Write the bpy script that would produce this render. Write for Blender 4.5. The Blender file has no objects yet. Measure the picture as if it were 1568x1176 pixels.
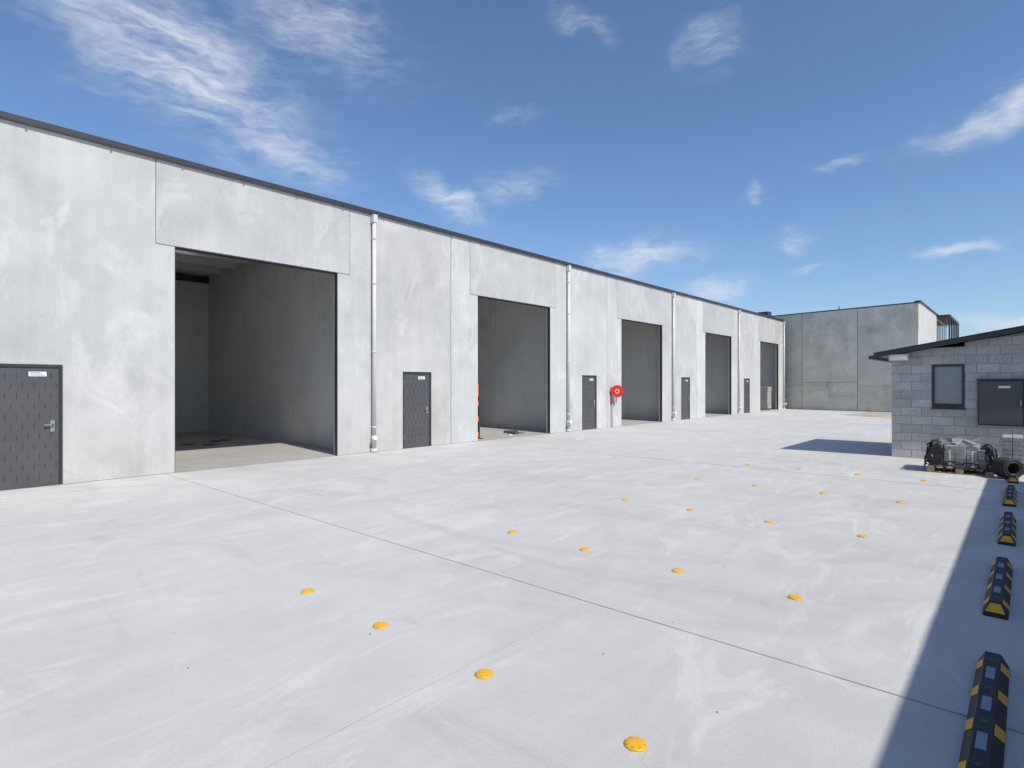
import bpy, bmesh, math, random
from mathutils import Vector, Matrix, noise
R = random.Random(7)
scene = bpy.context.scene
scene.view_settings.view_transform = 'Standard'
scene.view_settings.look = 'None'
scene.view_settings.exposure = 0
rad = math.radians

# ------------------------------------------------------------------ helpers
class MB:
    def __init__(s): s.v=[]; s.f=[]; s.m=[]; s.s=[]
    def poly(s, pts, m=0, smooth=False):
        b=len(s.v); s.v+= [tuple(p) for p in pts]; s.f.append(list(range(b,b+len(pts)))); s.m.append(m); s.s.append(smooth)
    def box(s,x0,x1,y0,y1,z0,z1,m=0,M=None):
        pts=[(x0,y0,z0),(x1,y0,z0),(x1,y1,z0),(x0,y1,z0),(x0,y0,z1),(x1,y0,z1),(x1,y1,z1),(x0,y1,z1)]
        if M: pts=[tuple(M@Vector(p)) for p in pts]
        s.hexa(pts,m)
    def hexa(s,pts,m=0):
        b=len(s.v); s.v+=[tuple(p) for p in pts]
        for f in [(0,3,2,1),(4,5,6,7),(0,1,5,4),(1,2,6,5),(2,3,7,6),(3,0,4,7)]:
            s.f.append([b+i for i in f]); s.m.append(m); s.s.append(False)
    def prism(s, poly, x0, x1, m=0):   # poly in (y,z), extruded along x
        b=len(s.v); n=len(poly)
        s.v+=[(x0,p[0],p[1]) for p in poly]+[(x1,p[0],p[1]) for p in poly]
        s.f.append([b+i for i in range(n)][::-1]); s.f.append([b+n+i for i in range(n)])
        s.m+=[m,m]; s.s+=[False,False]
        for i in range(n):
            j=(i+1)%n
            s.f.append([b+i,b+j,b+n+j,b+n+i]); s.m.append(m); s.s.append(False)
    def cyl(s,p0,p1,r,m=0,n=20,r1=None,caps=True):
        p0=Vector(p0);p1=Vector(p1); r1=r if r1 is None else r1
        d=(p1-p0).normalized(); a=d.orthogonal().normalized(); c=d.cross(a)
        b=len(s.v)
        for P,rr in ((p0,r),(p1,r1)):
            for i in range(n):
                t=2*math.pi*i/n
                s.v.append(tuple(P+(a*math.cos(t)+c*math.sin(t))*rr))
        for i in range(n):
            j=(i+1)%n
            s.f.append([b+i,b+j,b+n+j,b+n+i]); s.m.append(m); s.s.append(True)
        if caps:
            s.f.append([b+i for i in range(n)][::-1]); s.f.append([b+n+i for i in range(n)])
            s.m+=[m,m]; s.s+=[False,False]
    def torus(s,c,axis,R0,r,m=0,n=32,k=10):
        c=Vector(c); d=Vector(axis).normalized(); a=d.orthogonal().normalized(); e=d.cross(a); b=len(s.v)
        for i in range(n):
            t=2*math.pi*i/n; q=a*math.cos(t)+e*math.sin(t)
            for j in range(k):
                w=2*math.pi*j/k
                s.v.append(tuple(c+q*(R0+r*math.cos(w))+d*(r*math.sin(w))))
        for i in range(n):
            for j in range(k):
                s.f.append([b+i*k+j,b+((i+1)%n)*k+j,b+((i+1)%n)*k+(j+1)%k,b+i*k+(j+1)%k]); s.m.append(m); s.s.append(True)
    def obj(s,name,mats,parent=None,bevel=0,color=None,recalc=True):
        me=bpy.data.meshes.new(name); me.from_pydata(s.v,[],s.f)
        for mt in mats: me.materials.append(mt)
        for p,mi,sm in zip(me.polygons,s.m,s.s): p.material_index=mi; p.use_smooth=sm
        if recalc:
            bm=bmesh.new(); bm.from_mesh(me); bmesh.ops.recalc_face_normals(bm,faces=bm.faces); bm.to_mesh(me); bm.free()
        o=bpy.data.objects.new(name,me); scene.collection.objects.link(o)
        if parent: o.parent=parent
        if color: o.color=color
        if bevel:
            bv=o.modifiers.new('bevel','BEVEL'); bv.width=bevel; bv.segments=1; bv.limit_method='ANGLE'; bv.angle_limit=rad(40)
        return o
def empty(name,loc=(0,0,0)):
    e=bpy.data.objects.new(name,None); e.location=loc; scene.collection.objects.link(e); e.empty_display_size=.3; return e

class NT:
    def __init__(s,nt): s.nt=nt; s.n=nt.nodes; s.l=nt.links
    def new(s,t,**k):
        n=s.n.new(t)
        for a,b in k.items(): setattr(n,a,b)
        return n
    def set(s,sock,v):
        if isinstance(v,bpy.types.NodeSocket): s.l.new(v,sock)
        else: sock.default_value=v
    def math(s,op,a,b=0.0,c=0.0,clamp=False):
        n=s.new('ShaderNodeMath',operation=op,use_clamp=clamp)
        for i,x in enumerate((a,b,c)): s.set(n.inputs[i],x)
        return n.outputs[0]
    def noise(s,vec,scale,detail=4,rough=.55,dist=0.0):
        n=s.new('ShaderNodeTexNoise'); s.set(n.inputs['Vector'],vec)
        n.inputs['Scale'].default_value=scale; n.inputs['Detail'].default_value=detail
        n.inputs['Roughness'].default_value=rough; n.inputs['Distortion'].default_value=dist
        return n.outputs['Fac']
    def mapr(s,v,a,b,c=0.,d=1.,smooth=False):
        n=s.new('ShaderNodeMapRange'); n.interpolation_type='SMOOTHSTEP' if smooth else 'LINEAR'
        s.set(n.inputs[0],v)
        for i,x in enumerate((a,b,c,d)): s.set(n.inputs[i+1],x)
        return n.outputs[0]
    def mix(s,f,a,b,mode='MIX'):
        n=s.new('ShaderNodeMix',data_type='RGBA',blend_type=mode,clamp_factor=True)
        s.set(n.inputs[0],f); s.set(n.inputs[6],a); s.set(n.inputs[7],b); return n.outputs[2]
    def scale(s,vec,sc,loc=(0,0,0),rot=(0,0,0),kind='POINT'):
        n=s.new('ShaderNodeMapping',vector_type=kind); s.set(n.inputs[0],vec)
        n.inputs['Location'].default_value=loc; n.inputs['Rotation'].default_value=rot; n.inputs['Scale'].default_value=sc
        return n.outputs[0]
    def mul(s,col,f):
        n=s.new('ShaderNodeVectorMath',operation='SCALE'); s.set(n.inputs[0],col); s.set(n.inputs[3],f); return n.outputs[0]

def mat(name):
    m=bpy.data.materials.new(name); m.use_nodes=True
    t=NT(m.node_tree); b=m.node_tree.nodes['Principled BSDF']
    return m,t,b
def simple(name,col,rough=.6,metal=0.,var=.12,vs=6.,bump=0.,bs=60):
    m,t,b=mat(name)
    pos=t.new('ShaderNodeNewGeometry').outputs['Position']
    f=t.mapr(t.noise(pos,vs,3),.3,.7,1-var,1+var)
    n=t.new('ShaderNodeRGB'); n.outputs[0].default_value=(*col,1)
    t.set(b.inputs['Base Color'],t.mul(n.outputs[0],f))
    b.inputs['Roughness'].default_value=rough; b.inputs['Metallic'].default_value=metal
    if bump:
        bp=t.new('ShaderNodeBump'); bp.inputs['Strength'].default_value=bump; bp.inputs['Distance'].default_value=.01
        t.set(bp.inputs['Height'],t.noise(pos,bs,4)); t.l.new(bp.outputs[0],b.inputs['Normal'])
    return m

def concrete(name,c0,c1,contrast=1.,dark=(.2,.2,.19),stain=.35,bloom=.35,rough=.85,bump=True):
    m,t,b=mat(name)
    pos=t.new('ShaderNodeNewGeometry').outputs['Position']
    oi=t.new('ShaderNodeObjectInfo')
    off=t.new('ShaderNodeVectorMath',operation='ADD'); t.l.new(pos,off.inputs[0])
    sc=t.new('ShaderNodeVectorMath',operation='SCALE'); cb=t.new('ShaderNodeCombineXYZ')
    for i in range(3): t.l.new(oi.outputs['Random'],cb.inputs[i])
    t.l.new(cb.outputs[0],sc.inputs[0]); sc.inputs[3].default_value=37.
    t.l.new(sc.outputs[0],off.inputs[1]); p=off.outputs[0]
    n1=t.noise(p,.38,3,.55); n2=t.noise(p,1.5,5,.62); n3=t.noise(p,14,3,.7)
    s=t.math('ADD',t.math('MULTIPLY',n1,.5),t.math('ADD',t.math('MULTIPLY',n2,.36),t.math('MULTIPLY',n3,.14)))
    f=t.mapr(s,.5-.15/contrast,.5+.15/contrast)
    col=t.mix(f,(*c0,1),(*c1,1))
    n4=t.noise(t.scale(p,(1,1,.75)),.8,5,.62)
    col=t.mix(t.math('MULTIPLY',t.mapr(n4,.54,.76,smooth=True),stain),col,(*dark,1))
    n5=t.noise(t.scale(p,(1,1,.75),loc=(9,4,2)),.9,6,.68,1.2)
    col=t.mix(t.math('MULTIPLY',t.mapr(n5,.52,.68,smooth=True),bloom),col,tuple(min(1,x*1.2) for x in c1)+(1,))
    n6=t.noise(t.scale(p,(3.2,3.2,.15)),1.6,2,.6)
    col=t.mul(col,t.mapr(n6,.35,.7,1.02,.965))
    n7=t.noise(p,34,1,.5); col=t.mul(col,t.mapr(n7,.68,.74,1.,.82))
    col=t.mix(1.,col,oi.outputs['Color'],'MULTIPLY')
    t.set(b.inputs['Base Color'],col); b.inputs['Roughness'].default_value=rough
    if bump:
        bp=t.new('ShaderNodeBump'); bp.inputs['Strength'].default_value=.25; bp.inputs['Distance'].default_value=.01
        t.set(bp.inputs['Height'],n3); t.l.new(bp.outputs[0],b.inputs['Normal'])
    return m

M_wall=concrete('precast_concrete',(.43,.43,.415),(.565,.56,.54),1.,stain=.42,dark=(.31,.31,.295),bloom=.42)
M_inwall=concrete('interior_concrete',(.56,.56,.54),(.68,.675,.65),1.,stain=.4,dark=(.38,.38,.36),bloom=.15,bump=False)
M_old=concrete('weathered_concrete',(.44,.425,.37),(.66,.64,.57),1.1,stain=.6,dark=(.25,.24,.19))
M_char=simple('charcoal_steel',(.05,.052,.055),.45,.3,.1)
M_door=simple('charcoal_door_paint',(.095,.095,.098),.5,.2,.08,3)
M_doorl=simple('door_emboss_paint',(.045,.046,.049),.5,.2,.05)
M_white=simple('white_label',(.75,.75,.74),.4,0,.03)
M_pipe=simple('painted_downpipe',(.60,.60,.585),.4,0,.06)
M_steel=simple('galvanised_steel',(.42,.43,.44),.4,.7,.15,10)
M_purlin=simple('galvanised_purlin',(.62,.62,.62),.5,.1,.08)
M_roofu=simple('roof_lining',(.72,.72,.71),.6,0,.08,2)
M_joint=simple('joint_sealant',(.2,.2,.19),.8,0,.1)
M_red=simple('fire_red_paint',(.70,.03,.02),.35,0,.06)
M_black=simple('black_rubber',(.018,.018,.02),.6,0,.25,20,.4,80)
M_yellow=simple('safety_yellow',(.80,.42,.02),.45,0,.10,20)
M_orange=simple('safety_orange',(.8,.2,.03),.5,0,.08)
M_reflect=simple('grey_reflector',(.20,.23,.29),.35,0,.1)
M_timber=simple('pallet_timber',(.34,.26,.17),.8,0,.3,12)
M_paver=simple('grey_pavers',(.34,.34,.335),.85,0,.25,9,.4,60)
M_glass=simple('window_glass',(.27,.31,.31),.10,0,.05)
M_dglass=simple('dark_glass',(.03,.035,.04),.1,0,.05)
M_ivory=simple('floodlight_housing',(.62,.62,.6),.4,0,.05)
# translucent sheet for unseen roof strips, added to brighten the bay interiors
M_fill_sheet=bpy.data.materials.new('added_fill_rooflight'); M_fill_sheet.use_nodes=True
nt=M_fill_sheet.node_tree; nt.nodes.remove(nt.nodes['Principled BSDF']); tr=nt.nodes.new('ShaderNodeBsdfTranslucent'); tr.inputs[0].default_value=(.50,.49,.47,1)
nt.links.new(tr.outputs[0],nt.nodes['Material Output'].inputs['Surface'])

M_plastic,t,b=mat('black_plastic_wrap'); b.inputs['Base Color'].default_value=(.02,.02,.022,1); b.inputs['Roughness'].default_value=.28
pos=t.new('ShaderNodeNewGeometry').outputs['Position']; bp=t.new('ShaderNodeBump'); bp.inputs['Strength'].default_value=.9; bp.inputs['Distance'].default_value=.03
t.set(bp.inputs['Height'],t.noise(pos,14,5,.6,1.5)); t.l.new(bp.outputs[0],b.inputs['Normal'])

def slab(name,c0,c1,arcs=True):
    m,t,b=mat(name)
    pos=t.new('ShaderNodeNewGeometry').outputs['Position']
    n1=t.noise(pos,.16,3,.6)
    n2=t.noise(t.scale(pos,(1.6,.5,1),rot=(0,0,rad(25))),.9,5,.62,1.4)
    n3=t.noise(t.scale(pos,(.5,1.7,1),rot=(0,0,rad(-15))),.8,4,.6)
    n4=t.noise(pos,7,4,.7); n5=t.noise(pos,110,1,.6)
    s=t.math('ADD',t.math('MULTIPLY',n1,.35),t.math('ADD',t.math('MULTIPLY',n2,.3),t.math('ADD',t.math('MULTIPLY',n3,.25),t.math('MULTIPLY',n4,.10))))
    col=t.mix(t.mapr(s,.39,.61),(*c0,1),(*c1,1))
    col=t.mul(col,t.mapr(n5,.3,.7,.95,1.05))
    if arcs:
        wh=t.noise(t.scale(pos,(1.3,.45,1),rot=(0,0,rad(-35)),loc=(5,3,0)),1.3,6,.68,1.8)
        col=t.mix(t.math('MULTIPLY',t.mapr(wh,.5,.66,smooth=True),.6),col,tuple(x*1.10 for x in c1)+(1,))
        dk=t.noise(t.scale(pos,(.4,1.1,1),rot=(0,0,rad(-40)),loc=(1,8,0)),1.0,5,.68,1.2)
        col=t.mul(col,t.mapr(dk,.53,.70,1.,.90,smooth=True))
        for cx,cy,r,w,k in ((-5.2,9.6,5.0,.11,.09),(-5.2,9.6,6.55,.11,.06),(-9.5,2.0,7.0,.1,.05)):
            d=t.new('ShaderNodeVectorMath',operation='DISTANCE'); t.l.new(pos,d.inputs[0]); d.inputs[1].default_value=(cx,cy,0)
            e=t.math('ABSOLUTE',t.math('SUBTRACT',d.outputs['Value'],r))
            band=t.math('MULTIPLY',t.mapr(e,w*.4,w*1.3,1,0,smooth=True),t.mapr(n3,.4,.6))
            col=t.mul(col,t.math('SUBTRACT',1.,t.math('MULTIPLY',band,k)))
    t.set(b.inputs['Base Color'],col); b.inputs['Roughness'].default_value=.9
    bp=t.new('ShaderNodeBump'); bp.inputs['Strength'].default_value=.35; bp.inputs['Distance'].default_value=.006
    t.set(bp.inputs['Height'],t.math('ADD',n5,t.math('MULTIPLY',n4,1.5))); t.l.new(bp.outputs[0],b.inputs['Normal'])
    return m
M_slab=slab('broomed_concrete',(.475,.465,.44),(.585,.572,.54))
M_floor=slab('interior_slab',(.36,.345,.315),(.44,.425,.39),False)
M_dirt=simple('dirt_gravel',(.42,.36,.28),.95,0,.25,1.2,.5,30)

# ------------------------------------------------------------------ ground
g=MB(); g.poly([(-900,-900,-.03),(900,-900,-.03),(900,1200,-.03),(-900,1200,-.03)]); g.obj('ground',[M_dirt])
g=MB(); g.poly([(-12.5,-25,0),(14,-25,0),(14,36,0),(-2.5,36,0),(-2.5,60,0),(-12.5,60,0)]); g.obj('concrete_pavement',[M_slab])
g=MB(); g.poly([(-7.6,36.5,.004),(-2.4,33.,.004),(10,33,.004),(10,41.,.004),(-7.2,41.2,.004)]); g.obj('gravel_verge',[M_dirt])
g=MB(); w=.0045
for u in (-4.55,3.85,12.25,20.65,29.05,37.45): g.box(-12.5,13,u-w,u+w,-.004,.003,0)
for v in (-2.58,-7.6):
    us=[-25,-4.55,3.85,12.25,20.65,29.05,37.45,50]
    for a,c in zip(us[:-1],us[1:]): g.box(v-.002,v+.002,a+w+.002,c-w-.002,-.004,.0025,1)
g.obj('pavement_joints',[simple('saw_cut_joint',(.29,.285,.27),.9,0,.3,3),simple('faint_cut_joint',(.45,.44,.42),.9,0,.15,3)])

# ------------------------------------------------------------------ main warehouse
W=empty('precast_warehouse',(-12.5,0,0))
def WO(mb,name,mats,**k):
    o=mb.obj(name,mats,**k); o.parent=W; o.matrix_parent_inverse=Matrix.Translation((12.5,0,0)); return o
TOP=6.1; FX=-12.5; TH=.18; OH=4.46; BP=8.42; GAP=.009
pipes=[8.61+BP*n for n in range(-2,5)]
def tone(c=None):
    k=c if c else R.uniform(.93,1.05); w=R.uniform(-.01,.01)
    return (k+w,k,k-w,1)
for n,p in enumerate(pipes):
    bay=n-2; s=p-BP
    d0,d1=(1.27,2.27) if bay==0 else (p-7.42,p-6.42)
    DH=2.08; sh=GAP
    if bay==0:
        poly=[(s+sh,0),(d0,0),(d0,DH),(d1,DH),(d1,0),(p-4.57,0),(p-4.57,OH-.004),(p-4.9-sh,OH-.004),(p-4.9-sh,TOP),(s+sh,TOP)]
        m=MB(); m.prism(poly,FX-TH,FX); WO(m,'wall_panel',[M_wall],bevel=.008,color=tone(1.0))
        m=MB()
    else:
        sm=p-5.68
        poly=[(s+sh,0),(d0,0),(d0,DH),(d1,DH),(d1,0),(sm-sh,0),(sm-sh,TOP),(s+sh,TOP)]
        m=MB(); m.prism(poly,FX-TH,FX); WO(m,'wall_panel',[M_wall],bevel=.008,color=tone({1:1.,2:1.06}.get(bay)))
        poly=[(sm+sh,0),(p-4.57,0),(p-4.57,OH-.004),(p-4.9-sh,OH-.004),(p-4.9-sh,TOP),(sm+sh,TOP)]
        m=MB(); m.prism(poly,FX-TH,FX); WO(m,'wall_panel',[M_wall],bevel=.008,color=tone({1:1.03,2:1.03,3:1.16,4:1.08}.get(bay)))
        m=MB(); m.box(FX-TH+.01,FX-.012,sm-sh,sm+sh,0,TOP-.01)
    l=MB(); l.prism([(p-4.9,OH+.006),(p-.64,OH+.006),(p-.64,TOP),(p-4.9,TOP)],FX-TH,FX+.004)
    WO(l,'lintel_panel',[M_wall],bevel=.008,color=tone(R.uniform(.90,.95)))
    c=MB(); c.prism([(p-.98,0),(p-sh,0),(p-sh,TOP),(p-.64+sh,TOP),(p-.64+sh,OH-.004),(p-.98,OH-.004)],FX-TH,FX)
    WO(c,'wall_panel',[M_wall],bevel=.008,color=tone({0:.98,1:1.05}.get(bay)))
    m.box(FX-TH+.01,FX-.012,p-4.9-sh,p-4.9,OH,TOP-.01)
    m.box(FX-TH+.01,FX-.012,p-.64,p-.64+sh,OH,TOP-.01)
    m.box(FX-TH+.01,FX-.012,p-sh,p+sh,0,TOP-.01)
    WO(m,'panel_joints',[M_joint])
    f=MB(); a0=p-4.57; a1=p-.98
    f.box(FX-TH-.01,FX-.02,a0-.002,a0+.012,0,OH-.012); f.box(FX-TH+.08,FX+.004,a1-.014,a1+.003,0,OH-.012)
    f.box(FX-TH-.01,FX-.02,a0+.012,a1-.014,OH-.016,OH+.004)
    WO(f,'opening_frame',[M_char])
    D=MB(); fx=FX-.03
    D.box(FX-TH+.02,FX-.012,d0+.002,d0+.045,0,DH-.002,0); D.box(FX-TH+.02,FX-.012,d1-.045,d1-.002,0,DH-.002,0)
    D.box(FX-TH+.02,FX-.012,d0+.045,d1-.045,DH-.047,DH-.002,0)
    D.box(fx-.045,fx,d0+.05,d1-.05,.012,DH-.052,1)
    wv=(d1-d0-.10)/6
    for r_ in range(11):
        for c_ in range(6):
            y=d0+.05+wv*(c_+.5)+(wv*.25 if r_%2 else -wv*.25); z=.12+r_*.172
            D.box(fx,fx+.004,y-.005,y+.005,z,z+.10,2)
    D.box(fx+.004,fx+.009,d1-.46,d1-.22,DH-.20,DH-.12,3)
    for k in range(3): D.box(fx+.009,fx+.0095,d1-.44,d1-.24-.03*k,DH-.185+.022*k,DH-.178+.022*k,0)
    D.box(fx+.001,fx+.014,d1-.17,d1-.11,.93,1.12,4)
    D.cyl((fx+.01,d1-.14,1.05),(fx+.06,d1-.14,1.05),.012,4,12); D.box(fx+.045,fx+.06,d1-.26,d1-.13,1.04,1.062,4)
    for z in (.25,1.0,1.75): D.box(fx-.002,fx+.012,d0+.04,d0+.056,z,z+.1,4)
    WO(D,'personnel_door',[M_char,M_door,M_doorl,M_white,M_steel])
    P=MB(); px=FX+.075; py=p+.03
    P.cyl((px,py,.0),(px,py,TOP-.02),.050,0,20)
    for z in (.62,2.55,4.3,5.45): P.cyl((px,py,z),(px,py,z+.05),.058,0,20); P.box(FX-.002,px,py-.03,py+.03,z+.01,z+.04,0)
    P.cyl((px,py,.0),(px,py,.10),.085,0,20); P.cyl((px,py,.22),(px,py,.42),.068,0,20)
    P.cyl((px,py,.34),(px+.12,py-.06,.38),.05,0,18); P.cyl((px+.11,py-.055,.377),(px+.15,py-.075,.39),.062,0,18)
    P.box(px-.065,px+.065,py-.065,py+.065,TOP-.22,TOP-.02,0)
    WO(P,'downpipe',[M_pipe])
U0=pipes[0]-BP; U1=pipes[-1]
G=MB()
G.box(FX-.30,FX+.05,U0,U1+.05,TOP+.022,TOP+.08,0)
G.box(FX+.05,FX+.07,U0,U1+.05,TOP+.005,TOP+.10,0)
G.box(FX-.02,FX+.05,U0,U1+.05,TOP+.004,TOP+.022,1)
y=U0+.4
while y<U1:
    G.box(FX+.0705,FX+.085,y,y+.03,TOP-.02,TOP+.03,0); y+=1.2
WO(G,'roof_gutter',[M_char,M_joint])
BX=-22.6
# roof sheeting with two added translucent strips per bay, out of view, as fill
xr0,xr1=BX-.2,FX-.301
def zr(x): return 5.86+(x-xr0)/(xr1-xr0)*.23
rf=MB(); sk=MB()
def rpiece(mb,xa,xb,ya,yb,th=.04):
    mb.hexa([(xa,ya,zr(xa)),(xb,ya,zr(xb)),(xb,yb,zr(xb)),(xa,yb,zr(xa)),(xa,ya,zr(xa)+th),(xb,ya,zr(xb)+th),(xb,yb,zr(xb)+th),(xa,yb,zr(xa)+th)])
sx0,sx1=-19.6,-14.
for k in range(len(pipes)):
    b0=U0+BP*k; cutsy=[b0,b0+1.7,b0+2.7,b0+5.6,b0+6.6,b0+BP]
    for i,(ya,yb) in enumerate(zip(cutsy[:-1],cutsy[1:])):
        if i in (1,3):
            rpiece(rf,xr0,sx0,ya,yb); rpiece(rf,sx1,xr1,ya,yb)
            sk.poly([(sx0,ya,zr(sx0)+.02),(sx1,ya,zr(sx1)+.02),(sx1,yb,zr(sx1)+.02),(sx0,yb,zr(sx0)+.02)])
        else: rpiece(rf,xr0,xr1,ya,yb)
rf.box(FX-.32,FX-TH+.01,U0,U1,5.98,6.088,0)
WO(rf,'roof_sheeting',[M_roofu]); WO(sk,'added_fill_rooflights',[M_fill_sheet],recalc=False)
pu=MB(); x=FX-1.0
while x>BX+.3:
    zc=zr(x)-.003
    pu.box(x-.035,x+.035,U0,U1,zc-.2,zc-.004); pu.box(x-.09,x-.035,U0,U1,zc-.2,zc-.19); x-=1.15
WO(pu,'roof_purlins',[M_purlin])
I=MB(); I.poly([(BX,U0,.004),(FX,U0,.004),(FX,U1,.004),(BX,U1,.004)])
WO(I,'interior_floor',[M_floor])
for k,p in enumerate([U0]+pipes):
    xs=[FX-TH-.015,-16.2,-19.8,BX+.01]; yc=p-.09 if k else p
    for a,c in zip(xs[:-1],xs[1:]):
        q=MB(); q.box(c+.008,a-.008,yc-.09,yc+.09,0,5.80); WO(q,'party_wall_panel',[M_inwall],bevel=.006,color=tone(R.uniform(.92,1.04)))
    q=MB()
    for x in xs[1:-1]: q.box(x-.008,x+.008,yc-.075,yc+.075,0,5.79)
    q.box(xs[0]-.008,FX-TH+.01,yc-.08,yc+.08,0,5.8)
    WO(q,'panel_joints',[M_joint])
y=U0
while y<U1-.1:
    q=MB(); q.box(BX-.18,BX,y+.008,min(y+2.807,U1)-.008,0,5.95); WO(q,'back_wall_panel',[M_inwall],bevel=.006,color=tone(R.uniform(.93,1.04)))
    y+=2.8067
q=MB(); q.box(BX-.15,BX-.02,U0,U1,0,5.84); WO(q,'panel_joints',[M_joint])
for p in pipes:
    q=MB(); q.box(BX+.004,BX+.10,p-BP+.2,p-.2,5.46,5.70,0); q.box(BX+.1,BX+.16,p-BP+.2,p-.2,5.68,5.70,0); q.box(BX+.1,BX+.16,p-BP+.2,p-.2,5.46,5.48,0)
    WO(q,'eaves_beam',[M_char])
q=MB(); q.box(BX-.18,FX-TH,U1-.0,U1+.18,0,5.95); q.box(FX-TH,FX,U1+.1,U1+.18,0,TOP); q.box(BX-.18,FX-TH,U0-.18,U0-.1,0,5.95); WO(q,'end_wall',[M_wall],color=(1,1,1,1))

# fire hose reel
H=empty('fire_hose_reel',(FX,20.13,1.46))
h=MB(); c=Vector((FX+.25,20.13,1.46)); ax=Vector((.5,-.87,0)).normalized()
for sgn in (-1,1):
    cc=c+ax*(.07*sgn); h.cyl(cc-ax*.006,cc+ax*.006,.235,0,36); h.torus(cc,ax,.235,.013,0)
for i in range(4):
    for r_ in (.13,.16,.19,.215): h.torus(c+ax*(-.048+.032*i),ax,r_,.016,1,28,8)
h.cyl(c-ax*.1,c+ax*.09,.05,0,20); h.torus(c+ax*.078,ax,.15,.008,0); h.cyl(c+ax*.0761,c+ax*.080,.085,2,24); h.cyl(c+ax*.080,c+ax*.083,.06,0,24)
h.box(FX,FX+.26,20.10,20.16,1.44,1.48,0); h.box(FX,FX+.012,20.02,20.24,1.30,1.62,0)
h.cyl((FX+.06,20.05,.0),(FX+.06,20.05,1.2),.02,3,12); h.cyl((FX+.06,20.05,1.2),(FX+.2,20.1,1.40),.018,3,12)
h.box(FX+.02,FX+.10,20.0,20.1,.95,1.1,0)
h.cyl((FX+.2,20.13,1.25),(FX+.2,20.13,1.0),.018,1,10)
o=h.obj('reel_assembly',[M_red,M_black,M_white,M_steel]); o.parent=H; o.matrix_parent_inverse=Matrix.Translation((-FX,-20.13,-1.46))

# things inside the bays
o_=MB()
for z in (.05,.55,1.05): o_.box(-13.05,-13.0,12.55,13.05,z,z+.16,0)
for y in (12.57,12.99): o_.box(-13.07,-12.99,y,y+.05,0,1.75,1)
o_.box(-13.2,-12.85,12.55,12.63,0,.03,1); o_.box(-13.2,-12.85,12.97,13.05,0,.03,1); o_.box(-13.06,-13.0,12.55,13.05,1.35,1.75,0)
o_.obj('orange_barrier',[M_orange,M_char])
o_=MB()
for i,(x,y,sx,sy,z,mi) in enumerate(((-13.3,15.0,.35,.2,.08,0),(-13.25,15.35,.2,.3,.05,1),(-13.6,15.2,.5,.12,.10,0),(-13.1,14.6,.12,.3,.03,2))):
    o_.box(x-sx/2,x+sx/2,y-sy/2,y+sy/2,.004,.004+z,mi,Matrix.Translation((x,y,0))@Matrix.Rotation(.3*i,4,'Z')@Matrix.Translation((-x,-y,0)))
o_.obj('building_offcuts',[M_door,M_steel,M_white],bevel=.008)
o_=MB()
for i in range(9):
    z=.13+i*.16; dx=R.uniform(-.02,.02); o_.box(-13.5+dx,-12.75+dx,39.9,40.65,z,z+.145,0)
for y in (39.9,40.25,40.57): o_.box(-13.5,-12.75,y,y+.08,0,.1,1)
o_.box(-13.52,-12.73,39.88,40.67,.1,.125,1)
o_.obj('stacked_boxes_pallet',[M_paver,M_timber],bevel=.01)
o_=MB()
for i in range(5):
    x=-17.6-R.uniform(0,1.2); y=5.5+i*.45; o_.box(x,x+R.uniform(.15,.4),y,y+R.uniform(.1,.4),.006,.02+R.uniform(0,.03),0)
o_.obj('timber_offcuts',[M_door])

# ------------------------------------------------------------------ block building
S=empty('concrete_block_shed',(-2.39,16.45,0))
def SO(mb,name,mats,**k):
    o=mb.obj(name,mats,**k); o.parent=S; o.matrix_parent_inverse=Matrix.Translation((2.39,-16.45,0)); return o
M_block,t,b=mat('split_face_block')
pos=t.new('ShaderNodeNewGeometry').outputs['Position']; at=t.new('ShaderNodeAttribute',attribute_name='tone')
n1=t.noise(pos,22,5,.75); n2=t.noise(pos,2.2,4,.6)
col=t.mix(t.mapr(n1,.3,.7),(.41,.40,.375,1),(.60,.585,.55,1)); col=t.mul(col,t.mapr(n2,.3,.7,.88,1.1)); col=t.mul(col,at.outputs['Fac'])
t.set(b.inputs['Base Color'],col); b.inputs['Roughness'].default_value=.95
bp=t.new('ShaderNodeBump'); bp.inputs['Strength'].default_value=.9; bp.inputs['Distance'].default_value=.015
t.set(bp.inputs['Height'],n1); t.l.new(bp.outputs[0],b.inputs['Normal'])
M_mortar=simple('mortar',(.34,.33,.31),.95,0,.1,8)
SX0,SX1,SY0,SY1=-2.39,3.21,16.45,19.75
def ztop(x): return 2.44+(x-SX0)*.178
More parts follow.
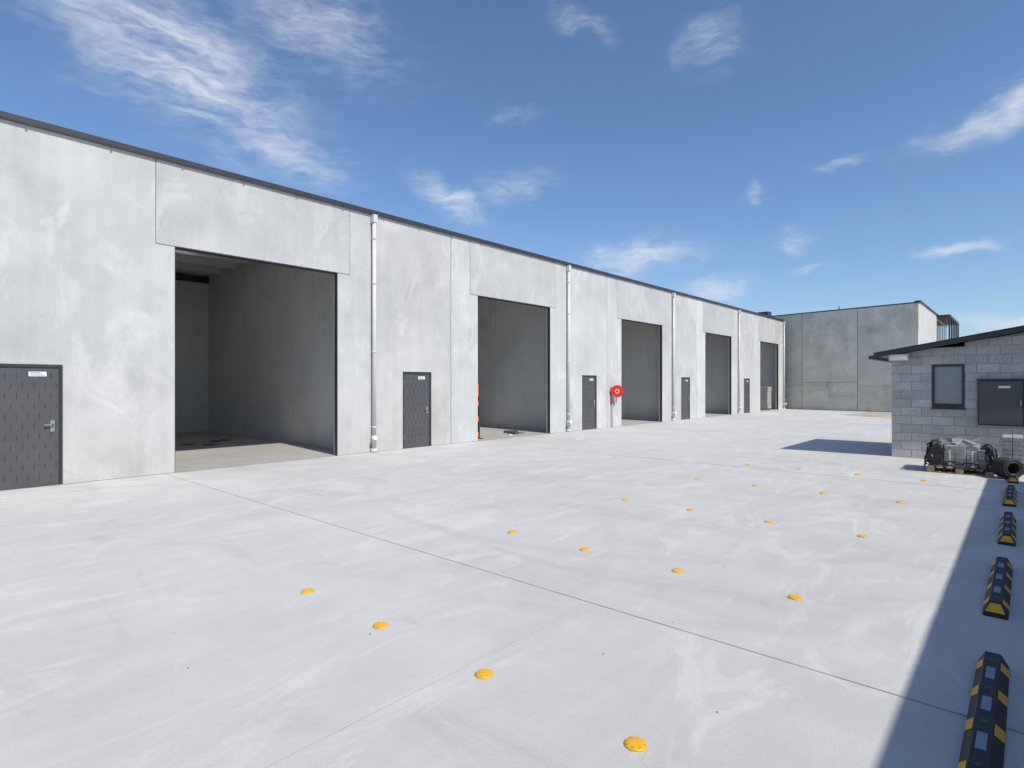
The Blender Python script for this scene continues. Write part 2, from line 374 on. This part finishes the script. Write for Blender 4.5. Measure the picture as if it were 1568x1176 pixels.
def blockwall(x0,x1,plane,axis,holes,sgn):
    vs=[];fs=[];tn=[]
    zc=0;row=0
    while zc<3.6:
        a=x0-(.2 if row%2 else 0)
        while a<x1-.01:
            lo,hi=max(a,x0)+(.006),min(a+.4,x1)-.006
            z0,z1=zc+.006,zc+.194
            segs=[(lo,hi)]
            for (h0,h1,hz0,hz1) in holes:
                if z1>hz0+.02 and z0<hz1-.02:
                    ns=[]
                    for (l,h_) in segs:
                        if h_<=h0 or l>=h1: ns.append((l,h_)); continue
                        if l<h0-.03: ns.append((l,h0))
                        if h_>h1+.03: ns.append((h1,h_))
                    segs=ns
            for l,h_ in segs:
                ta=ztop(l) if axis=='x' else ztop(SX0); tb=ztop(h_) if axis=='x' else ztop(SX0)
                if z0>=min(ta,tb)-.02: continue
                za,zb=min(z1,ta),min(z1,tb)
                j=R.uniform(-.003,.003); b0=len(vs); o=plane+sgn*j; i_=plane-sgn*.09
                if axis=='x':
                    vs+= [(l,o,z0),(h_,o,z0),(h_,o,zb),(l,o,za),(l,i_,z0),(h_,i_,z0),(h_,i_,zb),(l,i_,za)]
                else:
                    vs+= [(o,l,z0),(o,h_,z0),(o,h_,zb),(o,l,za),(i_,l,z0),(i_,h_,z0),(i_,h_,zb),(i_,l,za)]
                for f in [(0,1,2,3),(0,4,5,1),(1,5,6,2),(2,6,7,3),(3,7,4,0),(4,7,6,5)]: fs.append([b0+q for q in f])
                tn+= [R.uniform(.86,1.10)]*8
            a+=.4
        zc+=.2;row+=1
    me=bpy.data.meshes.new('block_courses'); me.from_pydata(vs,[],fs); me.materials.append(M_block)
    A=me.attributes.new('tone','FLOAT','POINT'); A.data.foreach_set('value',tn)
    bm=bmesh.new(); bm.from_mesh(me); bmesh.ops.recalc_face_normals(bm,faces=bm.faces); bm.to_mesh(me); bm.free()
    o=bpy.data.objects.new('block_courses',me); scene.collection.objects.link(o); o.parent=S; o.matrix_parent_inverse=Matrix.Translation((2.39,-16.45,0))
    bv=o.modifiers.new('b','BEVEL'); bv.width=.004; bv.segments=1
WX0,WX1,WZ0,WZ1=-1.60,-1.0,1.2,2.2
blockwall(SX0,SX1,SY0,'x',[(WX0,WX1,WZ0,WZ1)],-1)
blockwall(SY0+.1,SY1,SX0,'y',[],-1)
blockwall(SX0+.1,SX1,SY1,'x',[],1)
q=MB()
def core(xa,xb,z0=None,z1=None):
    a=z0 if z0 is not None else 0; ta=z1 if z1 is not None else ztop(xa)-.01; tb=z1 if z1 is not None else ztop(xb)-.01
    q.hexa([(xa,SY0+.007,a),(xb,SY0+.007,a),(xb,SY0+.08,a),(xa,SY0+.08,a),(xa,SY0+.007,ta),(xb,SY0+.007,tb),(xb,SY0+.08,tb),(xa,SY0+.08,ta)])
core(SX0+.007,WX0); core(WX0,WX1,0,WZ0); core(WX1,SX1-.01)
core(WX0,WX1,WZ1,ztop(WX0)-.01)
q.box(SX0+.008,SX0+.08,SY0+.08,SY1-.008,0,ztop(SX0)-.01)
q.hexa([(SX0+.08,SY1-.08,0),(SX1,SY1-.08,0),(SX1,SY1-.009,0),(SX0+.08,SY1-.009,0),(SX0+.08,SY1-.08,2.42),(SX1,SY1-.08,3.4),(SX1,SY1-.009,3.4),(SX0+.08,SY1-.009,2.42)])
q.box(SX1-.02,SX1,SY0+.0801,SY1-.081,0,3.4)
SO(q,'mortar',[M_mortar])
q=MB(); y=SY0+.02
q.box(WX0+.002,WX1-.002,y-.035,y+.03,WZ0+.002,WZ0+.05,0); q.box(WX0+.002,WX1-.002,y-.03,y+.03,WZ1-.05,WZ1-.002,0)
q.box(WX0+.002,WX0+.05,y-.03,y+.03,WZ0+.05,WZ1-.05,0); q.box(WX1-.05,WX1-.002,y-.03,y+.03,WZ0+.05,WZ1-.05,0)
q.box(WX0+.05,WX1-.05,y-.01,y+.02,WZ0+.052,WZ0+.10,0)
q.box(WX0+.05,WX1-.05,y+.008,y+.014,WZ0+.10,WZ1-.052,1)
q.box(WX0-.02,WX1+.02,SY0-.03,SY0-.004,WZ0-.03,WZ0-.002,0)
SO(q,'window',[M_char,M_glass])
q=MB()
q.box(-.77,.45,SY0-.06,SY0-.005,.84,1.84,0); q.box(-.74,-.02,SY0-.085,SY0-.062,.87,1.81,1); q.box(.0,.42,SY0-.085,SY0-.062,.87,1.81,1)
q.box(-.80,.48,SY0-.11,SY0-.004,1.842,1.862,0); q.box(-.42,-.22,SY0-.089,SY0-.086,1.66,1.71,2); q.box(-.06,-.04,SY0-.10,SY0-.086,1.3,1.4,3)
SO(q,'meter_enclosure',[M_char,M_door,M_white,M_steel],bevel=.004)
q=MB(); ov=.32
def rz(x): return ztop(x)+.004
xa,xb=SX0-ov,SX1+.3; ya,yb=SY0-.28,SY1+.15
def slope(y0,y1,za,zb,m=0,yb0=None,yb1=None):
    c0=y0 if yb0 is None else yb0; c1=y1 if yb1 is None else yb1
    q.hexa([(xa,y0,rz(xa)+za),(xb,y0,rz(xb)+za),(xb,y1,rz(xb)+za),(xa,y1,rz(xa)+za),(xa,c0,rz(xa)+zb),(xb,c0,rz(xb)+zb),(xb,c1,rz(xb)+zb),(xa,c1,rz(xa)+zb)],m)
slope(ya,yb,.03,.06); slope(ya-.03,ya-.004,-.01,.095); slope(ya-.06,ya+.12,.10,.112)
q.box(xa-.10,xa-.004,ya-.03,yb,rz(xa)-.04,rz(xa)+.05,0)
y=ya+.2
while y<yb-.05:
    slope(y,y+.04,.061,.09,0,y+.01,y+.03); y+=.2
SO(q,'skillion_roof',[M_char])
q=MB(); zf=2.30
q.box(-2.40,-2.02,SY0-.30,SY0-.14,zf,zf+.15,0); q.box(-2.37,-2.05,SY0-.31,SY0-.301,zf+.02,zf+.13,1); q.box(-2.25,-2.17,SY0-.14,SY0-.003,zf+.03,zf+.08,0)
SO(q,'floodlight',[M_ivory,M_white],bevel=.01)

# ------------------------------------------------------------------ pallets of pavers
def pallet(q,x0,x1,y0,y1,mi=1):
    for y in (y0,(y0+y1)/2-.045,y1-.09):
        q.box(x0,x1,y,y+.09,.0,.02,mi)
        for x in (x0,(x0+x1)/2-.06,x1-.12): q.box(x,x+.12,y,y+.09,.021,.095,mi)
    for i in range(7):
        x=x0+i*(x1-x0-.1)/6; q.box(x,x+.1,y0,y1,.096,.118,mi)
q=MB(); pallet(q,-1.45,-.42,14.05,15.05)
rr=random.Random(3)
for L in range(5):
    z=.12+L*.085
    for i in range(5):
        for j in range(9):
            if L==4 and ((i+j)%3==0 or i==4): continue
            x=-1.36+i*.176; y=14.13+j*.096
            Mx=Matrix.Translation((x,y,0))@Matrix.Rotation(rr.uniform(-.03,.03),4,'Z')@Matrix.Translation((-x,-y,0))
            q.box(x+.003,x+.17,y+.003,y+.09,z,z+.08,0,Mx)
for (x,y,a,r_) in ((-1.2,14.3,.5,.3),(-1.0,14.5,-.6,.9),(-.8,14.3,.35,-.4),(-1.1,14.8,.2,1.2),(-.75,14.7,-.4,.2)):
    q.box(-.1,.1,-.05,.05,-.03,.03,0,Matrix.Translation((x,y,.60))@Matrix.Rotation(r_,4,'Z')@Matrix.Rotation(a,4,'Y'))
for x in (-1.1,-.75): q.box(x,x+.025,14.115,14.12,.12,.46,2)
po=q.obj('paver_pallet',[M_paver,M_timber,M_white],bevel=.005)
def sheet(name,grid,thr,seed):
    n=len(grid)-1;k=len(grid[0])-1; vs=[];fs=[]
    for r_ in grid:
        for P in r_:
            nv_=noise.noise_vector(Vector((P[0]*5+seed,P[1]*5,P[2]*5)))*.05+noise.noise_vector(Vector((P[0]*15+seed,P[1]*15,P[2]*15)))*.024
            vs.append((P[0]+nv_.x,P[1]+nv_.y,max(.01,P[2]+nv_.z)))
    for i in range(n):
        for j in range(k):
            if noise.noise(Vector((i/n*4+seed*3,j/k*4,0)))>thr: continue
            a=i*(k+1)+j; fs.append((a,a+1,a+k+2,a+k+1))
    me=bpy.data.meshes.new(name); me.from_pydata(vs,[],fs); me.materials.append(M_plastic)
    for p in me.polygons: p.use_smooth=True
    o=bpy.data.objects.new(name,me); scene.collection.objects.link(o); o.parent=po
def drape(name,prof,y0,y1,seed,thr,n=40,k=44):
    pts=[Vector((a,0,b_)) for a,b_ in prof]; L=[0]
    for a,b_ in zip(pts[:-1],pts[1:]): L.append(L[-1]+(b_-a).length)
    grid=[]
    for i in range(n+1):
        d=L[-1]*i/n; s_=0
        while s_<len(L)-2 and L[s_+1]<d: s_+=1
        P=pts[s_].lerp(pts[s_+1],(d-L[s_])/(L[s_+1]-L[s_])); grid.append([(P.x,y0+(y1-y0)*j/k,P.z) for j in range(k+1)])
    sheet(name,grid,thr,seed)
drape('plastic_wrap',[(-1.50,.10),(-1.47,.30),(-1.44,.55),(-1.36,.61),(-1.24,.57)],14.02,15.0,1.3,.28)
drape('plastic_wrap_flap',[(-.62,.50),(-.5,.55),(-.43,.46),(-.40,.30),(-.41,.12)],14.02,15.0,5.1,.2)
def skirt(x0,x1,y,z0,z1,seed,thr):
    sheet('plastic_skirt',[[(x0+(x1-x0)*i/34,y-.02,z0+(z1-z0)*j/22) for j in range(23)] for i in range(35)],thr,seed)
skirt(-1.46,-1.18,14.06,.14,.58,2.2,.25); skirt(-.56,-.42,14.06,.12,.5,6.2,.3); skirt(-1.2,-.6,14.06,.12,.26,8.2,.1)
q=MB(); pallet(q,-.36,.66,14.75,15.75)
for L in range(7):
    for i in range(6):
        for j in range(9):
            x=-.33+i*.16; y=14.8+j*.1; q.box(x+.003,x+.152,y+.003,y+.093,.12+L*.085,.12+L*.085+.08,0)
q.obj('paver_pallet',[M_paver,M_timber],bevel=.005)
q=MB(); c=Vector((-.22,14.0,.20)); ax=Vector((.75,-1,0)).normalized()
for i in range(6):
    for r_ in (.12,.16):
        q.torus(c+ax*(-.14+i*.05),ax,r_,.028,0,36,10)
q.obj('drainage_pipe_coil',[M_black])

# ------------------------------------------------------------------ wheel stops
ws=MB(); Lh=.825
bw,tw,hh=.077,.036,.10; en=.07
secs=[(-Lh,bw-.004,.02,tw),( -Lh+en,bw,hh,tw),(Lh-en,bw,hh,tw),(Lh,bw-.004,.02,tw)]
rows=[]
for (y,wb,zt,wt) in secs:
    if zt<.05: wt=wb-.006
    rows.append([(-wb,y,0),(-wb,y,.012),(-wt,y,zt),(wt,y,zt),(wb,y,.012),(wb,y,0)])
for r_ in rows: ws.v+=r_
for i in range(3):
    for j in range(5):
        ws.f.append([i*6+j,i*6+j+1,(i+1)*6+j+1,(i+1)*6+j]); ws.m.append(0); ws.s.append(False)
ws.f.append([j for j in range(6)]); ws.f.append([18+j for j in range(6)]); ws.m+=[0,0]; ws.s+=[False,False]
nrm=Vector((hh-.012,0,bw-tw)).normalized()*.003
def side(y,z,sg):
    f=(z-.012)/(hh-.012); x=bw+(tw-bw)*f
    return (sg*(x+nrm.x),y,z+nrm.z)
for sg in (-1,1):
    for yc,dr in ((-.64,-1),(-.2,-1),(.22,-1),(.62,-1)):
        wd=.06; sl=.055*dr
        ws.poly([side(yc-wd-sl,.018,sg),side(yc+wd-sl,.018,sg),side(yc+wd+sl,.096,sg),side(yc-wd+sl,.096,sg)],1)
for sg in (-1,1):
    a=sg*Lh; b_=sg*(Lh-en)
    ws.poly([(-.058,a-sg*.006,.0345),(.058,a-sg*.006,.0345),(.03,b_+sg*.012,.0895),(-.03,b_+sg*.012,.0895)],1)
for yc in (-.42,.0,.42):
    ws.box(-.020,.020,yc-.085,yc+.085,hh+.0005,hh+.003,2)
for yc in (-.64,.64,-.21,.21): ws.cyl((0,yc,hh-.01),(0,yc,hh+.002),.016,3,16)
wm=ws.obj('wheel_stop',[M_black,M_yellow,M_reflect,M_char],recalc=True,bevel=.003)
starts=[3.02,5.62,8.22,10.85,13.42]
for i,u in enumerate(starts):
    o=wm if i==0 else bpy.data.objects.new('wheel_stop',wm.data)
    if i: scene.collection.objects.link(o); bv=o.modifiers.new('b','BEVEL'); bv.width=.003; bv.segments=1; bv.limit_method='ANGLE'
    o.location=(-.15+R.uniform(-.008,.008),u+Lh,.001); o.rotation_euler=(0,0,rad(R.uniform(-.4,.4)))
# ------------------------------------------------------------------ road studs
st=MB(); prof=[(.056,0),(.056,.004),(.050,.009),(.036,.014),(.018,.0165)]
n=28
for r_,z in prof:
    for i in range(n): st.v.append((r_*math.cos(2*math.pi*i/n),r_*math.sin(2*math.pi*i/n),z))
st.v.append((0,0,.017)); top=len(st.v)-1
for k in range(4):
    for i in range(n):
        j=(i+1)%n; st.f.append([k*n+i,k*n+j,(k+1)*n+j,(k+1)*n+i]); st.m.append(0); st.s.append(k>0)
for i in range(n): st.f.append([4*n+i,4*n+(i+1)%n,top]); st.m.append(0); st.s.append(True)
for i in range(8):
    a=2*math.pi*i/8; Mx=Matrix.Rotation(a,4,'Z'); st.box(.036,.048,-.006,.006,.008,.0135,1,Mx)
sm_=st.obj('road_stud',[M_yellow,simple('stud_reflector',(.7,.34,.03),.25)])
first=True
for k in range(5):
    for j in range(4):
        o=sm_ if first else bpy.data.objects.new('road_stud',sm_.data)
        if not first: scene.collection.objects.link(o)
        first=False
        o.location=(-1.40-1.035*j+.012*k+R.uniform(-.01,.01),2.48+2.56*k+R.uniform(-.015,.015),.001); o.rotation_euler=(0,0,R.uniform(0,3))
q=MB()
for i in range(60):
    x=R.uniform(-9.5,-.6); y=R.uniform(1,12); s_=R.uniform(.003,.006)
    Mx=Matrix.Translation((x,y,s_*.4))@Matrix.Rotation(R.uniform(0,3),4,'Z')@Matrix.Rotation(R.uniform(-.4,.4),4,'X')
    q.box(-s_,s_,-s_*.7,s_*.7,-s_*.4,s_*.4,0,Mx)
q.obj('scattered_grit',[M_joint])

# ------------------------------------------------------------------ background building
B=empty('background_warehouse',(-4.68,41.6,0))
def BO(mb,name,mats,**k):
    o=mb.obj(name,mats,**k); o.parent=B; o.matrix_parent_inverse=Matrix.Translation((4.68,-41.6,0)); return o
A0=Vector((-14.9,43.52,0)); A1=Vector((-4.68,41.6,0)); dv=(A1-A0).normalized(); nv=Vector((-dv.y,dv.x,0)); Lf=(A1-A0).length
FM=Matrix(((dv.x,nv.x,0,A0.x),(dv.y,nv.y,0,A0.y),(0,0,1,0),(0,0,0,1)))
cuts=[0,3.55,7.05,Lf]; HB=6.58
for a,c in zip(cuts[:-1],cuts[1:]):
    q=MB(); q.box(a+.015,c-.015,0,.2,0,HB,0,FM); BO(q,'front_panel',[M_old],color=tone(R.uniform(.92,1.02)))
q=MB()
for a in cuts[1:-1]: q.box(a-.015,a+.015,.03,.19,0,HB-.01,0,FM)
q.box(3.57,7.03,-.004,-.001,1.85,1.875,0,FM); q.box(7.07,Lf-.02,-.004,-.001,1.62,1.64,0,FM)
BO(q,'panel_joints',[M_joint])
q=MB(); q.box(-.05,Lf+.05,-.04,.24,HB+.002,HB+.07,0,FM); q.box(0,1.1,-.03,.5,HB+.071,HB+.42,0,FM); BO(q,'parapet_capping',[M_char])
q=MB()
q.cyl(FM@Vector((1.7,-.12,1.55)),FM@Vector((5.3,-.12,1.55)),.035,0,10); q.cyl(FM@Vector((5.3,-.12,1.55)),FM@Vector((5.3,-.12,.9)),.035,0,10)
q.cyl(FM@Vector((5.3,-.12,.9)),FM@Vector((7.0,-.12,.9)),.03,0,10)
for a in (1.8,3.5,5.2): q.box(a-.03,a+.03,-.12,0,1.52,1.58,0,FM)
BO(q,'service_pipe',[M_pipe])
q=MB(); q.cyl(FM@Vector((5.9,.1,HB)),FM@Vector((5.9,.1,HB+.3)),.03,0,8); BO(q,'vent_pipe',[M_char])
M_side=concrete('rendered_concrete',(.48,.48,.47),(.58,.58,.57),1,stain=.15)
q=MB(); q.box(-4.88,-4.68,41.81,58.5,0,HB+.1); q.box(-14.9,-4.88,58.3,58.5,0,HB); q.box(-14.9,-14.7,43.8,58.3,0,HB); q.box(-14.7,-4.881,43.8,58.3,6.1,6.2)
BO(q,'side_walls',[M_side],color=(1,1,1,1))
q=MB(); q.box(-4.90,-4.60,41.8,58.6,HB+.102,HB+.17)
q.box(-4.678,-3.9,51.,58.4,4.0,4.2); q.box(-4.678,-3.9,51.,58.4,6.5,6.68)
for y in (51.,52.8,54.6,56.4,58.2): q.box(-4.0,-3.9,y,y+.1,4.2,6.5)
BO(q,'sunshade_frame',[M_char])
q=MB()
for y in (51.2,53.,54.8,56.6): q.box(-4.677,-4.66,y,y+1.5,4.4,6.3)
BO(q,'windows',[M_dglass])

# neighbouring building on the right (out of frame, throws the shade strip)
Nb=empty('neighbouring_building',(2.5,0,0))
def NO(mb,name,mats,**k):
    o=mb.obj(name,mats,**k); o.parent=Nb; o.matrix_parent_inverse=Matrix.Translation((-2.5,0,0)); return o
q=MB(); q.box(2.5,12,-20,13.35,0,3.32); NO(q,'walls',[M_wall],color=(.85,.85,.85,1))
q=MB(); q.box(2.46,12.1,-20.1,13.37,3.322,3.38)
NO(q,'roof_capping',[M_char])
q=MB(); q.box(2.485,2.498,-6,-1,0,2.9); NO(q,'roller_door',[M_door])

# ------------------------------------------------------------------ sun + sky
sv=Vector((3.92,-.55,4.46)).normalized()
elev=math.asin(sv.z); az=math.atan2(sv.x,sv.y)
sun=bpy.data.lights.new('sun','SUN'); sun.energy=4.1; sun.angle=rad(.5); sun.color=(1,.95,.875)
so=bpy.data.objects.new('sun',sun); scene.collection.objects.link(so); so.rotation_euler=(-sv).to_track_quat('-Z','Y').to_euler(); so.location=(20,-5,30)
wd=bpy.data.worlds.new('World'); scene.world=wd; wd.use_nodes=True; t=NT(wd.node_tree); bg=wd.node_tree.nodes['Background']
sky=t.new('ShaderNodeTexSky',sky_type='NISHITA'); sky.sun_disc=False; sky.sun_elevation=elev; sky.sun_rotation=az
sky.air_density=1.; sky.dust_density=.6; sky.ozone_density=2.; sky.altitude=0
tc=t.new('ShaderNodeTexCoord').outputs['Generated']
sp=t.new('ShaderNodeSeparateXYZ'); t.l.new(tc,sp.inputs[0])
D=180/math.pi
azn=t.math('MULTIPLY',t.math('ARCTAN2',sp.outputs[0],sp.outputs[1]),D)
eln=t.math('MULTIPLY',t.math('ARCSINE',sp.outputs[2]),D)
cb=t.new('ShaderNodeCombineXYZ'); t.set(cb.inputs[0],azn); t.set(cb.inputs[1],eln); ae=cb.outputs[0]
wn=t.new('ShaderNodeTexNoise'); t.set(wn.inputs['Vector'],ae); wn.inputs['Scale'].default_value=.16; wn.inputs['Detail'].default_value=3; wn.inputs['Roughness'].default_value=.6
vs_=t.new('ShaderNodeVectorMath',operation='SUBTRACT'); t.l.new(wn.outputs['Color'],vs_.inputs[0]); vs_.inputs[1].default_value=(.5,.5,.5)
vm=t.new('ShaderNodeVectorMath',operation='MULTIPLY'); t.l.new(vs_.outputs[0],vm.inputs[0]); vm.inputs[1].default_value=(7,4.5,0)
va=t.new('ShaderNodeVectorMath',operation='ADD'); t.l.new(ae,va.inputs[0]); t.l.new(vm.outputs[0],va.inputs[1]); wp=va.outputs[0]
# (azimuth from +Y clockwise, elevation, half-width, half-height, tilt, strength)
clouds=[(-79,29,9,4.0,-20,.85),(-71,25.5,11,5.0,-22,1.05),(-64,21.5,8,2.6,-25,.85),(-61,31,10,4.5,-15,.65),
 (-48.2,18,4.4,1.6,-30,.95),(-41.5,18.8,4.5,1.8,10,.55),
 (-29.5,12.4,6,2.0,3,1.),(-22.2,9.1,4.4,1.5,8,.95),
 (-22.8,29,3.6,2.0,10,.5),(-1.5,20,5.5,1.5,14,.95),(-4.3,10.6,3.6,.6,6,.95),(-12.0,19.2,3,.6,0,.75),(-15,12.8,1.5,1.8,40,.7),(-13.6,9.7,1.8,.5,10,.75),
 (-0.3,4.6,4,.8,0,1.),(-41.5,25,3,.8,0,.45),(-35,31.5,4,1.2,-15,.45),(-19.,17.,1.2,.7,20,.5),
 (40,18,18,6,10,.8),(150,25,25,6,0,.8),(-130,30,22,6,10,.9)]
acc=None
for (a,e,rx,ry,tl,sgth) in clouds:
    mp=t.scale(wp,(rx,ry,1),loc=(a,e,0),rot=(0,0,rad(tl)),kind='TEXTURE')
    ln=t.new('ShaderNodeVectorMath',operation='LENGTH'); t.l.new(mp,ln.inputs[0])
    mk=t.mapr(ln.outputs['Value'],.1,1.45,sgth,0,smooth=True)
    acc=mk if acc is None else t.math('MAXIMUM',acc,mk)
f1=t.noise(t.scale(wp,(.14,.6,1),rot=(0,0,rad(14))),1.0,7,.58,.9)
f2=t.noise(t.scale(ae,(.35,1.5,1),rot=(0,0,rad(-32)),loc=(3,8,0)),1.0,6,.66,.6)
fn=t.math('ADD',t.math('MULTIPLY',f1,.6),t.math('MULTIPLY',f2,.4))
den=t.math('MULTIPLY',acc,t.mapr(t.math('ADD',fn,t.math('MULTIPLY',acc,.15)),.38,.84,smooth=True))
den=t.math('MULTIPLY',den,.92,clamp=True)
tint=t.mix(1.,sky.outputs[0],(1.02,1.17,1.36,1),'MULTIPLY')
col=t.mix(den,tint,(7.1,7.6,8.4,1))
t.set(bg.inputs['Color'],col); bg.inputs['Strength'].default_value=.105

# ------------------------------------------------------------------ camera
cam=bpy.data.cameras.new('camera'); co=bpy.data.objects.new('camera',cam); scene.collection.objects.link(co)
co.location=(0,0,1.75); co.rotation_euler=(rad(90),0,rad(41.7)); cam.sensor_width=36; cam.lens=880/1568*36; cam.clip_end=3000; cam.clip_start=.05
scene.camera=co
